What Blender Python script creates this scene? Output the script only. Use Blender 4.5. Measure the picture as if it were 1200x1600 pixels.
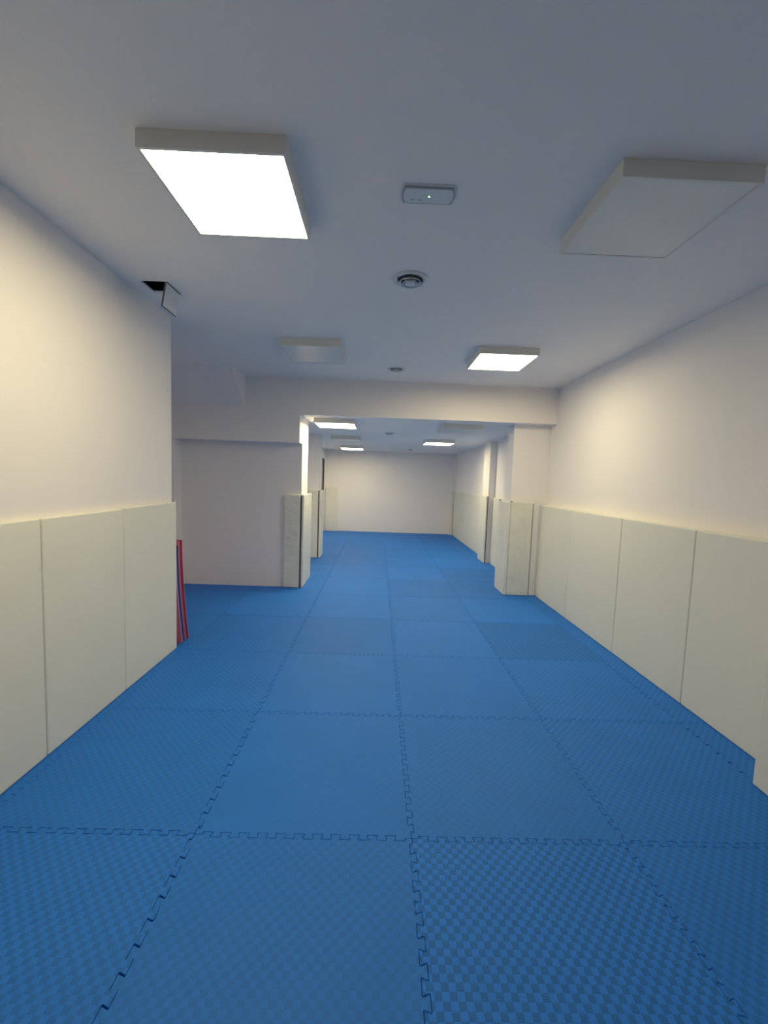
import bpy, bmesh, math, random
from mathutils import Vector, Matrix

# ------------------------------------------------------------------ clear
for o in list(bpy.data.objects):
    bpy.data.objects.remove(o, do_unlink=True)
scene = bpy.context.scene
COL = scene.collection
random.seed(7)

# ------------------------------------------------------------------ camera
F_PX = 646.0                                   # focal length in pixels of the 1200 x 1600 frame
cam_data = bpy.data.cameras.new('camera')
cam_data.sensor_fit = 'VERTICAL'
cam_data.sensor_height = 24.0
cam_data.sensor_width = 18.0
cam_data.lens = F_PX / 1600.0 * 24.0
cam_data.clip_start = 0.05
cam_data.clip_end = 100.0
cam = bpy.data.objects.new('camera', cam_data)
COL.objects.link(cam)
RIGHT = Vector((0.99927541, -0.01432209, 0.03526382))
UP = Vector((-0.03403549, 0.07846439, 0.99633575))
FWD = Vector((0.01703657, 0.99681403, -0.07792008))
m = Matrix.Identity(4)
for i in range(3):
    m[i][0] = RIGHT[i]; m[i][1] = UP[i]; m[i][2] = -FWD[i]
m.translation = Vector((-0.2128, -1.7902, 1.6529))
cam.matrix_world = m
scene.camera = cam

# ------------------------------------------------------------------ world, exposure
world = bpy.data.worlds.new('world')
scene.world = world
world.use_nodes = True
world.node_tree.nodes['Background'].inputs['Color'].default_value = (0.75, 0.82, 1.0, 1)
world.node_tree.nodes['Background'].inputs['Strength'].default_value = 0.05
scene.view_settings.view_transform = 'Standard'
scene.view_settings.look = 'None'
scene.view_settings.gamma = 1.0
scene.view_settings.use_curve_mapping = False
scene.view_settings.exposure = 1.74
LAMP_COLOR = (1.0, 0.825, 0.47)
LAMP_STRENGTH = 9.0

# ------------------------------------------------------------------ materials
def new_mat(name):
    mt = bpy.data.materials.new(name)
    mt.use_nodes = True
    nt = mt.node_tree
    return mt, nt, nt.nodes['Principled BSDF']

def plain(name, color, rough=0.5, noise_scale=0.0, noise_amt=0.0, bump=0.0, bump_scale=300.0, spec=0.5, metallic=0.0, bump_dist=0.002):
    mt, nt, b = new_mat(name)
    b.inputs['Base Color'].default_value = (*color, 1)
    b.inputs['Roughness'].default_value = rough
    b.inputs['Metallic'].default_value = metallic
    b.inputs['Specular IOR Level'].default_value = spec
    tc = nt.nodes.new('ShaderNodeTexCoord')
    if noise_amt > 0:
        n = nt.nodes.new('ShaderNodeTexNoise')
        n.inputs['Scale'].default_value = noise_scale
        n.inputs['Detail'].default_value = 4
        r = nt.nodes.new('ShaderNodeValToRGB')
        r.color_ramp.elements[0].position = 0.3
        r.color_ramp.elements[1].position = 0.7
        r.color_ramp.elements[0].color = (*[c * (1 - noise_amt) for c in color], 1)
        r.color_ramp.elements[1].color = (*color, 1)
        nt.links.new(tc.outputs['Object'], n.inputs['Vector'])
        nt.links.new(n.outputs['Fac'], r.inputs['Fac'])
        nt.links.new(r.outputs['Color'], b.inputs['Base Color'])
    if bump > 0:
        n2 = nt.nodes.new('ShaderNodeTexNoise')
        n2.inputs['Scale'].default_value = bump_scale
        n2.inputs['Detail'].default_value = 2
        bp = nt.nodes.new('ShaderNodeBump')
        bp.inputs['Strength'].default_value = bump
        bp.inputs['Distance'].default_value = bump_dist
        nt.links.new(tc.outputs['Object'], n2.inputs['Vector'])
        nt.links.new(n2.outputs['Fac'], bp.inputs['Height'])
        nt.links.new(bp.outputs['Normal'], b.inputs['Normal'])
    return mt

M_WALL = plain('white_wall_paint', (0.935, 0.915, 0.935), 0.75, 1.2, 0.02, 0.12, 140, 0.25)
M_CEIL = plain('white_ceiling_paint', (0.965, 0.925, 0.92), 0.85, 0.8, 0.02, 0.10, 180, 0.2)
M_PAD = plain('cream_vinyl', (0.85, 0.86, 0.79), 0.48, 2.5, 0.03, 0.15, 25, 0.4)
M_PAD_CREASED = plain('creased_cream_vinyl', (0.85, 0.86, 0.79), 0.42, 4.0, 0.06, 0.8, 5, 0.45, bump_dist=0.03)
M_HEM = plain('vinyl_hem', (0.66, 0.65, 0.57), 0.5)
M_FRAME = plain('white_lamp_frame', (0.80, 0.78, 0.74), 0.45, spec=0.4)
M_DIFF_OFF = plain('unlit_opal_diffuser', (0.80, 0.80, 0.80), 0.35, spec=0.5)
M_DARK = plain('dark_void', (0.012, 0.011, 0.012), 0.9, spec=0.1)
M_BLACK = plain('matte_black', (0.02, 0.02, 0.02), 0.7)
M_PLASTIC = plain('white_plastic', (0.78, 0.79, 0.81), 0.35)
M_PLASTIC_GREY = plain('grey_plastic_rim', (0.42, 0.43, 0.46), 0.4)
M_VENT = plain('white_vent_enamel', (0.76, 0.77, 0.78), 0.4)
M_VENT_IN = plain('vent_throat', (0.05, 0.05, 0.06), 0.7)
M_TEXT = plain('grey_print', (0.50, 0.51, 0.55), 0.6)
M_GAP = plain('dark_gap_shade', (0.045, 0.043, 0.04), 0.8)  # near-black standing in for shaded gaps
M_TRIM = plain('grey_door_edge', (0.13, 0.12, 0.12), 0.6)
M_SUB = plain('subfloor', (0.02, 0.035, 0.06), 0.9)
M_RED = plain('red_foam', (0.24, 0.002, 0.014), 0.6, 60, 0.15)
M_NAVY = plain('navy_foam', (0.012, 0.02, 0.16), 0.6, 60, 0.15)
M_PINK = plain('pink_edge_highlight', (0.72, 0.20, 0.33), 0.6)
M_LILAC = plain('lilac_edge_highlight', (0.52, 0.36, 0.66), 0.6)
M_ALU = plain('dark_window_frame', (0.03, 0.03, 0.03), 0.4)
M_PANE = plain('frosted_pane', (0.42, 0.43, 0.38), 0.25, 6, 0.12)

def emissive(name, color, strength):
    mt, nt, b = new_mat(name)
    b.inputs['Base Color'].default_value = (0.8, 0.8, 0.8, 1)
    b.inputs['Emission Color'].default_value = (*color, 1)
    b.inputs['Emission Strength'].default_value = strength
    return mt
M_LAMP = emissive('lit_opal_diffuser', LAMP_COLOR, LAMP_STRENGTH)
M_LED = emissive('green_led', (0.35, 1.0, 0.25), 1.5)

def tile_material():
    """blue EVA foam with a basket-weave relief: 25 mm squares, ribs turning by 90 degrees from square to square"""
    mt, nt, b = new_mat('blue_foam_mat')
    N = nt.nodes.new; L = nt.links.new
    tc = N('ShaderNodeTexCoord')
    def math_(op, a, c=None, d=None):
        n = N('ShaderNodeMath'); n.operation = op
        for k, v in enumerate((a, c, d)):
            if v is None: continue
            if isinstance(v, (int, float)): n.inputs[k].default_value = v
            else: L(v, n.inputs[k])
        return n.outputs[0]
    sep = N('ShaderNodeSeparateXYZ'); L(tc.outputs['Object'], sep.inputs[0])
    sx = math_('MULTIPLY', sep.outputs[0], 40.0); sy = math_('MULTIPLY', sep.outputs[1], 40.0)
    par = math_('FLOORED_MODULO', math_('ADD', math_('FLOOR', sx), math_('FLOOR', sy)), 2.0)
    inv = math_('SUBTRACT', 1.0, par)
    ribx = math_('SINE', math_('MULTIPLY', sx, 2 * math.pi * 6))
    riby = math_('SINE', math_('MULTIPLY', sy, 2 * math.pi * 6))
    rib = math_('ADD', math_('MULTIPLY', ribx, inv), math_('MULTIPLY', riby, par))
    # rounded pillow of each square
    def pillow(s):
        f = math_('FRACT', s)
        return math_('SINE', math_('MULTIPLY', f, math.pi))
    pil = math_('POWER', math_('MULTIPLY', pillow(sx), pillow(sy)), 0.25)
    at = N('ShaderNodeAttribute'); at.attribute_type = 'OBJECT'; at.attribute_name = 'weave'
    tn = N('ShaderNodeAttribute'); tn.attribute_type = 'OBJECT'; tn.attribute_name = 'tone'
    h = math_('ADD', math_('MULTIPLY', rib, 0.16), math_('MULTIPLY', pil, 0.6))
    bp = N('ShaderNodeBump'); bp.inputs['Distance'].default_value = 0.0012
    L(h, bp.inputs['Height']); L(math_('MULTIPLY', at.outputs['Fac'], 0.9), bp.inputs['Strength'])
    L(bp.outputs['Normal'], b.inputs['Normal'])
    # colour: a deep blue with wear clouds, light and shade of the two rib directions painted in
    nz = N('ShaderNodeTexNoise'); nz.inputs['Scale'].default_value = 3.0; nz.inputs['Detail'].default_value = 5
    geo = N('ShaderNodeNewGeometry'); L(geo.outputs['Position'], nz.inputs['Vector'])
    v = math_('MULTIPLY_ADD', nz.outputs['Fac'], 0.16, 0.92)
    v = math_('MULTIPLY', v, math_('ADD', 1.0, math_('MULTIPLY', math_('MULTIPLY', math_('SUBTRACT', 0.45, par), at.outputs['Fac']), 0.28)))
    v = math_('MULTIPLY', v, tn.outputs['Fac'])
    mx = N('ShaderNodeVectorMath'); mx.operation = 'SCALE'
    mx.inputs[0].default_value = (0.018, 0.188, 0.71)
    L(v, mx.inputs['Scale']); L(mx.outputs[0], b.inputs['Base Color'])
    b.inputs['Roughness'].default_value = 0.6
    b.inputs['Specular IOR Level'].default_value = 0.30
    return mt
M_TILE = tile_material()

# ------------------------------------------------------------------ helpers
def link(name, mesh, parent=None):
    o = bpy.data.objects.new(name, mesh)
    COL.objects.link(o)
    if parent is not None:
        o.parent = parent
    return o

def add_box(bm, x0, x1, y0, y1, z0, z1):
    v = [bm.verts.new(c) for c in ((x0, y0, z0), (x1, y0, z0), (x1, y1, z0), (x0, y1, z0),
                                   (x0, y0, z1), (x1, y0, z1), (x1, y1, z1), (x0, y1, z1))]
    for f in ((0, 3, 2, 1), (4, 5, 6, 7), (0, 1, 5, 4), (1, 2, 6, 5), (2, 3, 7, 6), (3, 0, 4, 7)):
        bm.faces.new([v[i] for i in f])
    return v

def finish(bm, name, mat, parent=None, smooth=False):
    bmesh.ops.recalc_face_normals(bm, faces=bm.faces)
    me = bpy.data.meshes.new(name)
    bm.to_mesh(me); bm.free()
    me.materials.append(mat)
    if smooth:
        for p in me.polygons: p.use_smooth = True
    return link(name, me, parent)

def boxes(name, mat, *bb, parent=None, bevel=0.0):
    bm = bmesh.new()
    for b in bb: add_box(bm, *b)
    if bevel:
        bmesh.ops.bevel(bm, geom=bm.edges[:], offset=bevel, segments=2, affect='EDGES', profile=0.5)
    return finish(bm, name, mat, parent)

def structure(o):
    o['kind'] = 'structure'
    return o

def tag(o, label, cat, group=None):
    o['label'] = label; o['category'] = cat
    if group: o['group'] = group
    return o

def empty(name, loc):
    o = bpy.data.objects.new(name, None)
    COL.objects.link(o)
    o.location = loc
    return o

def lathe(bm, prof, seg=40, cx=0.0, cy=0.0):
    """prof: (radius, z) list, revolved round the vertical through (cx, cy)"""
    rings = []
    for r, z in prof:
        rings.append([bm.verts.new((cx + r * math.cos(2 * math.pi * k / seg), cy + r * math.sin(2 * math.pi * k / seg), z)) for k in range(seg)])
    for a, b in zip(rings[:-1], rings[1:]):
        for k in range(seg):
            bm.faces.new((a[k], a[(k + 1) % seg], b[(k + 1) % seg], b[k]))
    return rings

# ------------------------------------------------------------------ dimensions (metres)
XL, XR = -2.085, 2.285          # side walls of the front room
ZC = 3.015                      # front ceiling
ZB = 2.52                       # ceiling of the rear part
YU, YN = 4.10, 4.33             # face of the header, face of the niche below it
XA = -1.335                     # free end of the left cross wall
YF = 11.17                      # far wall
XR2 = 2.20                      # right wall of the rear part
REAR = -3.5                     # wall behind the camera
PADH = 1.375

# ------------------------------------------------------------------ floor with interlocking mats
floor = structure(boxes('floor', M_SUB, (-3.4, 2.6, REAR - 0.6, 12.05, -0.12, -0.021)))

def seam_path():
    pts = [(0.0, 0.0)]
    n, t0, t1, d, e = 11, 0.035, 0.965, 0.013, 0.005
    p = (t1 - t0) / n
    pts.append((t0 + e, 0.0))
    for k in range(n):
        a = t0 + k * p
        pts += [(a - e if k else t0 - e, d), (a + p / 2 + e, d), (a + p / 2 - e, -d)]
        pts += [(a + p + e, -d)]
    pts += [(t1 + e, 0.0)]
    return [q for q in pts if q]

def tile_mesh():
    sp = seam_path()
    loop = []
    loop += [(t, s) for t, s in sp]                               # bottom edge
    loop += [(1 + s, t) for t, s in sp]                           # right edge
    loop += [(t, 1 + s) for t, s in reversed([q for q in sp if q != (0.0, 0.0)] + [(1.0, 0.0)])]
    loop += [(s, t) for t, s in reversed([q for q in sp if q != (0.0, 0.0)] + [(1.0, 0.0)])]
    # drop repeated points
    out = []
    for q in loop:
        if not out or (abs(q[0] - out[-1][0]) + abs(q[1] - out[-1][1])) > 1e-6: out.append(q)
    if abs(out[0][0] - out[-1][0]) + abs(out[0][1] - out[-1][1]) < 1e-6: out.pop()
    # round the corners of the teeth
    rounded = []
    nn = len(out)
    for i in range(nn):
        p0, p1, p2 = Vector(out[i - 1]), Vector(out[i]), Vector(out[(i + 1) % nn])
        c = min(0.0045, (p1 - p0).length * .4, (p2 - p1).length * .4)
        a = p1 + (p0 - p1).normalized() * c; b = p1 + (p2 - p1).normalized() * c
        rounded += [tuple(a), tuple(p1 * .5 + (a + b) * .25), tuple(b)]
    out = rounded
    # inset by half the joint, then a small rounded lip
    def inset(poly, g):
        n = len(poly); r = []
        for i in range(n):
            p0, p1, p2 = Vector(poly[i - 1]), Vector(poly[i]), Vector(poly[(i + 1) % n])
            d1 = (p1 - p0).normalized(); d2 = (p2 - p1).normalized()
            n1 = Vector((-d1.y, d1.x)); n2 = Vector((-d2.y, d2.x))
            k = n1 + n2
            den = max(0.25, 1 + n1.dot(n2))
            r.append(tuple(p1 + k * (g / den)))
        return r
    bm = bmesh.new()
    o1 = inset(out, 0.0006); o2 = inset(out, 0.0022)
    lo = [bm.verts.new((x - .5, y - .5, -0.02)) for x, y in o1]
    mi = [bm.verts.new((x - .5, y - .5, -0.0022)) for x, y in o1]
    hi = [bm.verts.new((x - .5, y - .5, 0.0)) for x, y in o2]
    n = len(lo)
    for i in range(n):
        j = (i + 1) % n
        bm.faces.new((lo[i], lo[j], mi[j], mi[i]))
        bm.faces.new((mi[i], mi[j], hi[j], hi[i]))
    bm.faces.new(hi)
    me = bpy.data.meshes.new('mat_tile')
    bm.to_mesh(me); bm.free()
    me.materials.append(M_TILE)
    return me

TILE = tile_mesh()
WEAVE = {(0, -1): 1.25, (-2, -1): 0.75, (-1, -1): 0.45, (1, -1): 0.7, (-3, -1): 0.5,
         (-2, 0): 0.45, (-1, 0): 0.10, (0, 0): 0.30, (1, 0): 0.65,
         (-2, 1): 0.5, (-1, 1): 0.08, (0, 1): 0.12, (1, 1): 0.55,
         (-2, 2): 0.85, (-1, 2): 0.10, (0, 2): 0.15, (1, 2): 0.9,
         (2, 0): 0.8, (2, 1): 0.7, (2, 2): 0.6}  # pattern kept faint on central tiles, imitating sheen that washes it out
TONE = {(1, 2): 0.90, (0, 3): 0.97, (1, 3): 1.06, (0, 4): 0.94, (1, 4): 0.95, (-1, 4): 1.03, (0, 5): 1.08, (-2, 3): 1.05, (0, 6): 1.03, (1, 6): 1.05, (-1, 3): 1.03}
for j in range(-4, 12):
    for i in range(-4 if 1 <= j <= 4 else -3, 3):
        t = link('mat_tile', TILE, floor)
        t.location = (i + .5, j + .5 + (0.0 if abs(i) < 2 else 0.004), random.uniform(-0.0006, 0.0006))
        t['weave'] = float(WEAVE.get((i, j), 0.25 if j < 5 else 0.12))
        t['tone'] = float(TONE.get((i, j), 1.0 + random.uniform(-0.035, 0.035)))

# ------------------------------------------------------------------ walls and ceilings
structure(boxes('wall_left', M_WALL, (-3.5, XL, REAR, 2.0, 0, ZC)))
structure(boxes('wall_right', M_WALL, (XR, 2.6, REAR, 4.28, 0, ZC)))
structure(boxes('wall_rear', M_WALL, (-3.5, 2.6, REAR - 0.15, REAR, 0, ZC)))
structure(boxes('wall_alcove', M_WALL, (-3.5, -3.22, 2.0, 4.10, 0, ZC)))
structure(boxes('wall_niche', M_WALL,
                (-3.5, XA, YU, 4.82, 2.13, ZC + 0.2),
                (-3.5, -3.09, YU, 4.82, 0, 2.13),
                (-3.09, XA, YN, 4.82, 0, 2.13)))
# sloped soffit of the stair above, running down into the header
bm = bmesh.new()
x0, x1 = -3.22, -2.10
pr = [(3.55, ZC), (YU, ZC), (YU, 2.60)]
va = [bm.verts.new((x0, y, z)) for y, z in pr]; vb = [bm.verts.new((x1, y, z)) for y, z in pr]
bm.faces.new(va); bm.faces.new(vb)
for k in range(3): bm.faces.new((va[k], va[(k + 1) % 3], vb[(k + 1) % 3], vb[k]))
structure(finish(bm, 'ceiling_slope', M_CEIL))

# right-hand near pilaster, column at the opening, columns further back
structure(boxes('wall_pilaster_right', M_WALL, (2.02, XR, -0.75, 0.36, 0, ZC)))
structure(boxes('wall_column_opening', M_WALL, (1.75, 2.6, 4.28, 4.58, 0, ZB)))
structure(boxes('wall_right_rear', M_WALL, (XR2, 2.6, 4.58, YF, 0, ZB)))
structure(boxes('wall_column_rear', M_WALL, (2.065, XR2, 6.69, 7.17, 0, ZB)))
structure(boxes('wall_left_recess', M_WALL, (-2.6, -2.30, 4.82, 6.69, 0, ZB)))
structure(boxes('wall_left_spur', M_WALL, (-2.6, -1.415, 6.69, 7.06, 0, ZB)))
# far left wall with the window opening
WY0, WY1, WZ0, WZ1, XW = 8.9, 10.98, 1.10, 2.23, -1.86
structure(boxes('wall_left_far', M_WALL, (-2.6, XW, 7.06, WY0, 0, ZB), (-2.6, XW, WY1, YF, 0, ZB),
                (-2.6, XW, WY0, WY1, 0, WZ0), (-2.6, XW, WY0, WY1, WZ1, ZB)))
structure(boxes('wall_far', M_WALL, (-2.6, 2.6, YF, YF + 0.2, 0, ZB)))
structure(boxes('wall_far_pilaster', M_WALL, (XW, -1.43, 11.09, YF, 0, ZB)))
structure(boxes('wall_far_corner', M_WALL, (2.08, XR2, 11.06, YF, 0, ZB)))

# window in the far left wall
w = structure(empty('window_1', (XW - 0.06, (WY0 + WY1) / 2, WZ0)))
def wb(name, mat, y0, y1, z0, z1, x0, x1, par=w):
    o = boxes(name, mat, (x0, x1, y0, y1, z0, z1))
    o.parent = par; o.matrix_parent_inverse = Matrix.Translation(-par.location)
    return o
for a in ((WY0 + .002, WY0 + .05, WZ0 + .002, WZ1 - .002), (WY1 - .05, WY1 - .002, WZ0 + .002, WZ1 - .002),
          (WY0 + .051, WY1 - .051, WZ1 - .045, WZ1 - .002), (WY0 + .051, WY1 - .051, WZ0 + .002, WZ0 + .045),
          ((WY0 + WY1) / 2 - .02, (WY0 + WY1) / 2 + .02, WZ0 + .046, WZ1 - .046)):
    wb('window_frame', M_ALU, *a, XW - 0.07, XW - 0.012)
mid = (WY0 + WY1) / 2
wb('pane', M_PANE, WY0 + .051, mid - .021, WZ0 + .046, WZ1 - .046, XW - 0.05, XW - 0.04)
wb('pane', M_PANE, mid + .021, WY1 - .051, WZ0 + .046, WZ1 - .046, XW - 0.05, XW - 0.04)
wb('window_sill', M_ALU, WY0 + .002, WY1 - .002, WZ0 + .0005, WZ0 + .0018, XW - 0.2, XW + 0.0)

# ceilings: the front one is cut out for the hatch
HX0, HX1, HY0, HY1 = -1.975, -1.790, 1.325, 1.520
structure(boxes('ceiling', M_CEIL,
                (-3.5, HX0, REAR, YU, ZC, ZC + 0.1), (HX1, 2.6, REAR, YU, ZC, ZC + 0.1),
                (HX0, HX1, REAR, HY0, ZC, ZC + 0.1), (HX0, HX1, HY1, YU, ZC, ZC + 0.1)))
structure(boxes('ceiling_rear', M_CEIL, (XA, 2.6, YU, 4.82, ZB, ZC + 0.2), (-2.6, 2.6, 4.82, YF + 0.2, ZB, ZC + 0.2)))

# ------------------------------------------------------------------ ceiling hatch, its door hanging open
h = tag(empty('ceiling_hatch', (HX1, HY0, ZC)), 'small open ceiling hatch with its white door hanging down beside the left wall', 'hatch')
def child(o, par):
    o.parent = par
    o.matrix_parent_inverse = Matrix.Translation(-par.location)
    return o
ins = 0.001
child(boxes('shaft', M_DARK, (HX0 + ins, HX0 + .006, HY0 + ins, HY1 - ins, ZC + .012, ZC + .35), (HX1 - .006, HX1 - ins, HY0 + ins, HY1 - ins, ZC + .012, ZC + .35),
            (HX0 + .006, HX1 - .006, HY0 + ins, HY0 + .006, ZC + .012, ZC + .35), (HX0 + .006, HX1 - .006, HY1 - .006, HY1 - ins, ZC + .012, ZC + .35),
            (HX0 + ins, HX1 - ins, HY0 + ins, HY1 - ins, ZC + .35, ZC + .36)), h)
child(boxes('rim', M_PLASTIC, (HX0 + ins, HX0 + .008, HY0 + ins, HY1 - ins, ZC + .001, ZC + .011), (HX1 - .006, HX1 - ins, HY0 + ins, HY1 - ins, ZC + .001, ZC + .011),
            (HX0 + .008, HX1 - .006, HY1 - .02, HY1 - ins, ZC + .001, ZC + .011)), h)
bm = bmesh.new()
tilt = 0.028
v = add_box(bm, -0.006, 0.006, HY0, HY1 + 0.005, -0.165, -0.004)
for q in bm.verts:
    q.co.x += tilt * (q.co.z / 0.165)
bmesh.ops.translate(bm, verts=bm.verts, vec=(HX1 + 0.004, 0, ZC))
child(finish(bm, 'hatch_door', M_PLASTIC), h)
bm = bmesh.new()
add_box(bm, -0.0060, 0.0062, HY0 - 0.0025, HY0 - 0.0002, -0.165, -0.004); add_box(bm, -0.0060, 0.0062, HY0 - 0.0025, HY1 + 0.005, -0.1675, -0.1652)
for q in bm.verts: q.co.x += tilt * (q.co.z / 0.165)
bmesh.ops.translate(bm, verts=bm.verts, vec=(HX1 + 0.004, 0, ZC))
child(finish(bm, 'edge_trim', M_TRIM), h)
child(boxes('edge_gap_shade', M_GAP, (HX1 + .0115, HX1 + .016, HY0 - .002, HY1 + .012, ZC - .0022, ZC - .0004)), h)  # dark strip painted as the shade of the hinge gap
child(boxes('hinge', M_BLACK, (HX1 - .001, HX1 + .004, HY0 + .002, HY1 - .002, ZC - .004, ZC + .0009)), h)

# ------------------------------------------------------------------ square ceiling lamps
def lamp(x0, y0, zc, lit, label):
    S, H = 0.60, 0.072
    t = tag(empty('ceiling_lamp', (x0 + S / 2, y0 + S / 2, zc)), label, 'ceiling lamp', 'square surface ceiling lamps')
    bm = bmesh.new()
    s, r, z0, z1 = S / 2, S / 2 - 0.013, -H, -0.0008
    add_box(bm, -s, s, -s, s, -H + 0.012, z1)
    # rim standing proud round the diffuser
    for (a, b, c, d) in ((-s, s, -s, -r), (-s, s, r, s), (-s, -r, -r, r), (r, s, -r, r)):
        add_box(bm, a, b, c, d, -H, -H + 0.012)
    finish(bm, 'lamp_frame', M_FRAME, t)
    bm = bmesh.new()
    add_box(bm, -r + .0005, r - .0005, -r + .0005, r - .0005, -H + 0.002, -H + 0.0115)
    finish(bm, 'diffuser', M_LAMP if lit else M_DIFF_OFF, t)
    return t
LX, RX = -1.228, 0.758
lamp(LX, -0.015, ZC, True, 'lit square ceiling lamp nearest the camera, above the left wall pads')
lamp(RX, 0.015, ZC, False, 'unlit square ceiling lamp nearest the camera, beside the emergency light')
lamp(LX, 2.42, ZC, False, 'unlit square ceiling lamp in front of the header, left of the small vent')
lamp(RX, 2.43, ZC, True, 'lit square ceiling lamp just in front of the header, near the right wall')
lamp(-1.18, 4.34, ZB, True, 'lit square ceiling lamp just behind the header, by the left wall end')
lamp(0.745, 4.45, ZB, False, 'unlit square ceiling lamp just behind the header, by the padded column')
lamp(-1.21, 6.75, ZB, False, 'unlit square ceiling lamp between the two lit ones of the rear part')
lamp(0.745, 6.80, ZB, True, 'lit square ceiling lamp on the right side of the rear part')
lamp(-1.24, 9.25, ZB, True, 'lit square ceiling lamp farthest away, near the far wall')

# ------------------------------------------------------------------ round air vents
def vent(x, y, zc, R, label):
    t = tag(empty('air_vent', (x, y, zc)), label, 'vent', 'round ceiling air vents')
    bm = bmesh.new(); lathe(bm, [(R, -0.001), (R * .99, -0.006), (R * .80, -0.012), (R * .70, -0.008), (R * .68, -0.0008)])
    finish(bm, 'flange', M_VENT, t, True)
    bm = bmesh.new(); lathe(bm, [(R * .675, -0.0009), (R * .675, -0.002), (0.002, -0.002)])
    finish(bm, 'throat', M_VENT_IN, t, True)
    for r0, r1, z0, z1 in ((.62, .47, -.026, -.006), (.42, .31, -.032, -.008)):
        bm = bmesh.new(); lathe(bm, [(R * r0, z0), (R * r0 * .96, z0 - .003), (R * r1, z1), (R * r1 * 1.04, z1 + .003), (R * r0, z0)])
        finish(bm, 'cone_ring', M_VENT, t, True)
    bm = bmesh.new(); lathe(bm, [(0.001, -.038), (R * .2, -.037), (R * .27, -.032), (R * .27, -.003), (0.001, -.003)])
    finish(bm, 'centre_disc', M_VENT, t, True)
    return t
vent(-0.040, 1.13, ZC, 0.122, 'large round ceiling air vent behind the emergency light')
vent(-0.033, 3.41, ZC, 0.105, 'small round ceiling air vent just in front of the header')
vent(-0.037, 5.95, ZB, 0.10, 'round ceiling air vent behind the header in the rear part')
vent(0.66, 9.8, ZB, 0.075, 'tiny round ceiling air vent near the far wall')

# ------------------------------------------------------------------ emergency light
e = tag(empty('emergency_light', (-0.02, 0.285, ZC)), 'flat white emergency light with a green dot on the ceiling', 'emergency light')
def capsule(bm, hw, hh, z0, z1, bow=0.012, n=10, shrink=0.0):
    pts = []
    for k in range(n + 1):
        a = -1 + 2 * k / n
        pts.append((hw + bow * (1 - a * a), hh * a))
    for k in range(n + 1):
        a = 1 - 2 * k / n
        pts.append((-hw - bow * (1 - a * a), hh * a))
    lo = [bm.verts.new((x, y, z1)) for x, y in pts]
    hi = [bm.verts.new((x * (1 - shrink), y * (1 - shrink), z0)) for x, y in pts]
    n2 = len(pts)
    for k in range(n2): bm.faces.new((lo[k], lo[(k + 1) % n2], hi[(k + 1) % n2], hi[k]))
    bm.faces.new(lo); bm.faces.new(hi)
bm = bmesh.new(); capsule(bm, 0.124, 0.066, -0.005, -0.0008, shrink=0.01); finish(bm, 'base_plate', M_PLASTIC, e)
bm = bmesh.new(); capsule(bm, 0.114, 0.056, -0.0115, -0.0052); finish(bm, 'rim', M_PLASTIC_GREY, e)
bm = bmesh.new(); capsule(bm, 0.106, 0.049, -0.013, -0.0117, shrink=0.01); finish(bm, 'cover', M_PLASTIC, e)
bm = bmesh.new(); lathe(bm, [(0.0034, -0.0131), (0.0034, -0.0145), (0.0002, -0.015)], 12, 0.004, 0.0); finish(bm, 'green_led', M_LED, e)
for a, b in ((-0.085, -0.062), (-0.048, -0.022)):
    bm = bmesh.new(); add_box(bm, a, b, 0.022, 0.030, -0.0134, -0.0131); finish(bm, 'printed_mark', M_TEXT, e)

# ------------------------------------------------------------------ wall pads
def pad_mesh(bm, x0, x1, y0, y1, z0, z1, r=0.010):
    b2 = bmesh.new()
    add_box(b2, x0, x1, y0, y1, z0, z1)
    bmesh.ops.bevel(b2, geom=b2.edges[:], offset=r, segments=3, affect='EDGES', profile=0.5)
    me = bpy.data.meshes.new('t'); b2.to_mesh(me); b2.free()
    bm.from_mesh(me); bpy.data.meshes.remove(me)

def pad(x0, x1, y0, y1, label, group, h=PADH, mat=None, parent=None, name='wall_pad', r=0.009):
    bm = bmesh.new()
    pad_mesh(bm, x0, x1, y0, y1, 0.002, h, r)
    o = finish(bm, name, mat or M_PAD, parent)
    if label: tag(o, label, 'wall pad', group)
    return o
G1, G2, G3 = 'pads along the left wall', 'pads along the right wall', 'pads in the rear part'
g = 0.0025
XPL = -2.055
for y0, y1, hh, lab in ((-1.0, -0.25, PADH, 'cream wall pad just outside the left edge of the photo'),
                        (-0.25, 0.497, PADH, 'cream wall pad on the left wall, cut off by the photo edge'),
                        (0.497, 1.238, PADH, 'cream wall pad in the middle of the three on the left wall'),
                        (1.238, 2.03, PADH + .008, 'cream wall pad at the free end of the left wall, beside the standing red mats')):
    pad(XL + 0.001, XPL, y0 + g, y1 - g, lab, G1, hh)
XPR = 2.185
for y0, y1, lab in ((0.362, 1.255, 'cream wall pad on the right wall, next to the near pilaster'),
                    (1.255, 2.20, 'cream wall pad on the right wall, second from the near pilaster'),
                    (2.20, 3.25, 'cream wall pad on the right wall, third from the near pilaster'),
                    (3.25, 4.275, 'cream wall pad on the right wall, next to the column at the opening')):
    pad(XPR, XR - 0.001, y0 + g, y1 - g, lab, G2, 1.36)
pad(1.972, 2.019, -0.75, 0.405, 'cream pad on the near pilaster at the right edge of the photo', G2, 1.37)
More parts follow.
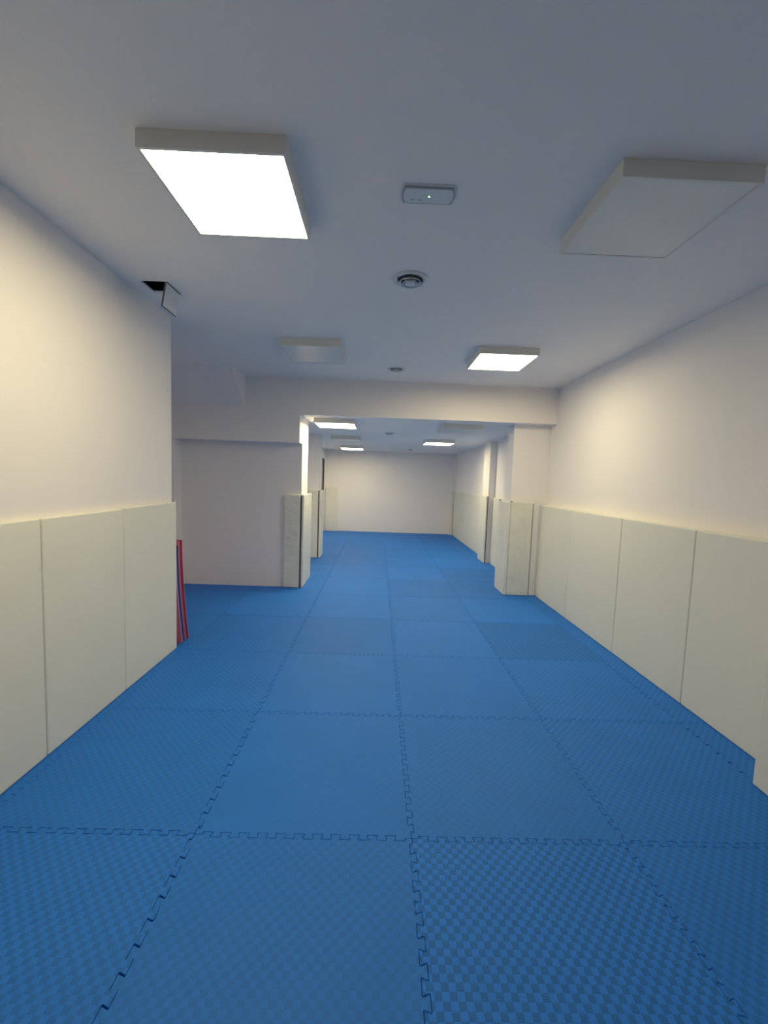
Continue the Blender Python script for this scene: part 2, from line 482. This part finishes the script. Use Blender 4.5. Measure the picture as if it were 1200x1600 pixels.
# left wall end at the opening: front pad and side pad
def column_pad(label, group, panels, hem=(), notches=(), gap_strips=()):
    x, y = panels[0][0], panels[0][2]
    t = tag(empty('column_pad', (x, y, 0)), label, 'wall pad', group)
    for p in panels:
        o = pad(*p, None, None, 1.39, M_PAD_CREASED, None, 'padded_panel', 0.010); child(o, t)
    for hb in hem: child(boxes('hem', M_HEM, hb), t)
    for bb in gap_strips: child(boxes('gap_shade_strip', M_GAP, bb), t)  # dark strips painted as the shade in gaps beside the pads
    for sb in notches: child(boxes('dark_notch', M_BLACK, sb), t)  # black blocks standing in for dark gaps at the pad tops
    return t
column_pad('greyish cream pad facing the camera on the end of the left cross wall', 'pads on the left cross wall',
           [(-1.575, -1.345, 4.285, 4.329)], hem=[(-1.566, -1.352, 4.2835, 4.2848, 0.045, 0.049)])
column_pad('narrow cream pad round the corner on the end face of the left cross wall', 'pads on the left cross wall',
           [(-1.320, -1.288, 4.292, 5.00)], gap_strips=[(-1.3345, -1.3205, 4.300, 4.99, 0.002, 1.38)])
column_pad('cream pad wrapped round two sides of the column at the opening', 'pads on the columns',
           [(1.705, 1.7495, 4.237, 4.71), (1.752, 2.080, 4.237, 4.270)],
           hem=[(1.765, 2.075, 4.2355, 4.2368, 0.045, 0.05)],
           notches=[(1.7505, 1.775, 4.242, 4.268, 1.3905, 1.402), (1.708, 1.728, 4.66, 4.70, 1.3905, 1.406)],
           gap_strips=[(1.76, 2.095, 4.2705, 4.2793, 0.002, 1.38)])
# rear part, left spur
column_pad('cream pad facing the camera on the left spur wall of the rear part', 'pads on the left spur wall',
           [(-1.62, -1.422, 6.648, 6.689)])
column_pad('narrow cream pad on the end face of the left spur wall, rear part', 'pads on the left spur wall',
           [(-1.398, -1.358, 6.655, 7.06)], gap_strips=[(-1.4145, -1.3985, 6.665, 7.05, 0.002, 1.385)])
pad(-1.82, -1.45, 11.045, 11.089, 'cream pad standing on the far left pilaster by the window', G3, 1.36)
# rear part, right side
for y0, y1, lab in ((4.73, 5.60, 'cream wall pad hidden mostly behind the column at the opening'),
                    (5.60, 6.64, 'cream wall pad between the opening column and the rear column'),
                    (7.20, 7.75, 'narrow cream wall pad just past the rear column'),
                    (7.75, 8.80, 'cream wall pad on the rear right wall, second past the rear column'),
                    (8.80, 9.90, 'cream wall pad on the rear right wall, third past the rear column'),
                    (9.90, 10.95, 'cream wall pad on the rear right wall, nearest the far wall')):
    pad(2.155, XR2 - 0.001, y0 + g, y1 - g, lab, G3, 1.36)
column_pad('narrow cream pad on the inner face of the rear column', 'pads on the columns', [(2.018, 2.048, 6.65, 7.15)], gap_strips=[(2.0485, 2.0645, 6.66, 7.15, 0.002, 1.385)])
pad(2.062, 2.15, 11.015, 11.059, 'narrow cream pad in the far right corner facing the camera', G3, 1.36)

# ------------------------------------------------------------------ spare mats leaning behind the end of the left wall
def leaning_mat(yb, yt, th, H, core, highlight_a, highlight_b, label, x1):
    t = tag(empty('foam_mat', (-2.56, yb, 0)), label, 'foam mat', 'spare mats leaning on the wall end')
    x0, n = -3.05, 14
    def curve(z): return yt + (yb - yt) * (1 - z / H) ** 1.7
    def slab(name, o0, o1, mat, dx=0.0, dz=0.0):
        bm = bmesh.new(); rows = []
        for k in range(n + 1):
            z = 0.002 + dz + (H - 2 * dz) * k / n
            y = curve(min(z, H))
            rows.append([bm.verts.new(c) for c in ((x0 + dx, y + o0, z), (x1 - dx, y + o0, z), (x1 - dx, y + o1, z), (x0 + dx, y + o1, z))])
        for a, b in zip(rows[:-1], rows[1:]):
            for k in range(4): bm.faces.new((a[k], a[(k + 1) % 4], b[(k + 1) % 4], b[k]))
        bm.faces.new(rows[0]); bm.faces.new(rows[-1])
        child(finish(bm, name, mat), t)
    s = 0.006  # thin outer layers painted pale, as light caught along the mat edges
    slab('core', s + .0002, th - s - .0002, core, 0.002)
    slab('back_highlight', 0.0, s, highlight_a)
    slab('front_highlight', th - s, th, highlight_b)
leaning_mat(2.228, 2.088, 0.060, 1.01, M_RED, M_PINK, M_PINK, 'red foam mat leaning on the left wall end, outermost of the stack', -2.060)
leaning_mat(2.170, 2.036, 0.050, 0.97, M_NAVY, M_LILAC, M_LILAC, 'navy foam mat leaning behind the outermost red one at the wall end', -2.066)
leaning_mat(2.128, 2.002, 0.032, 0.94, M_RED, M_PINK, M_LILAC, 'red foam mat leaning innermost against the left wall end', -2.068)
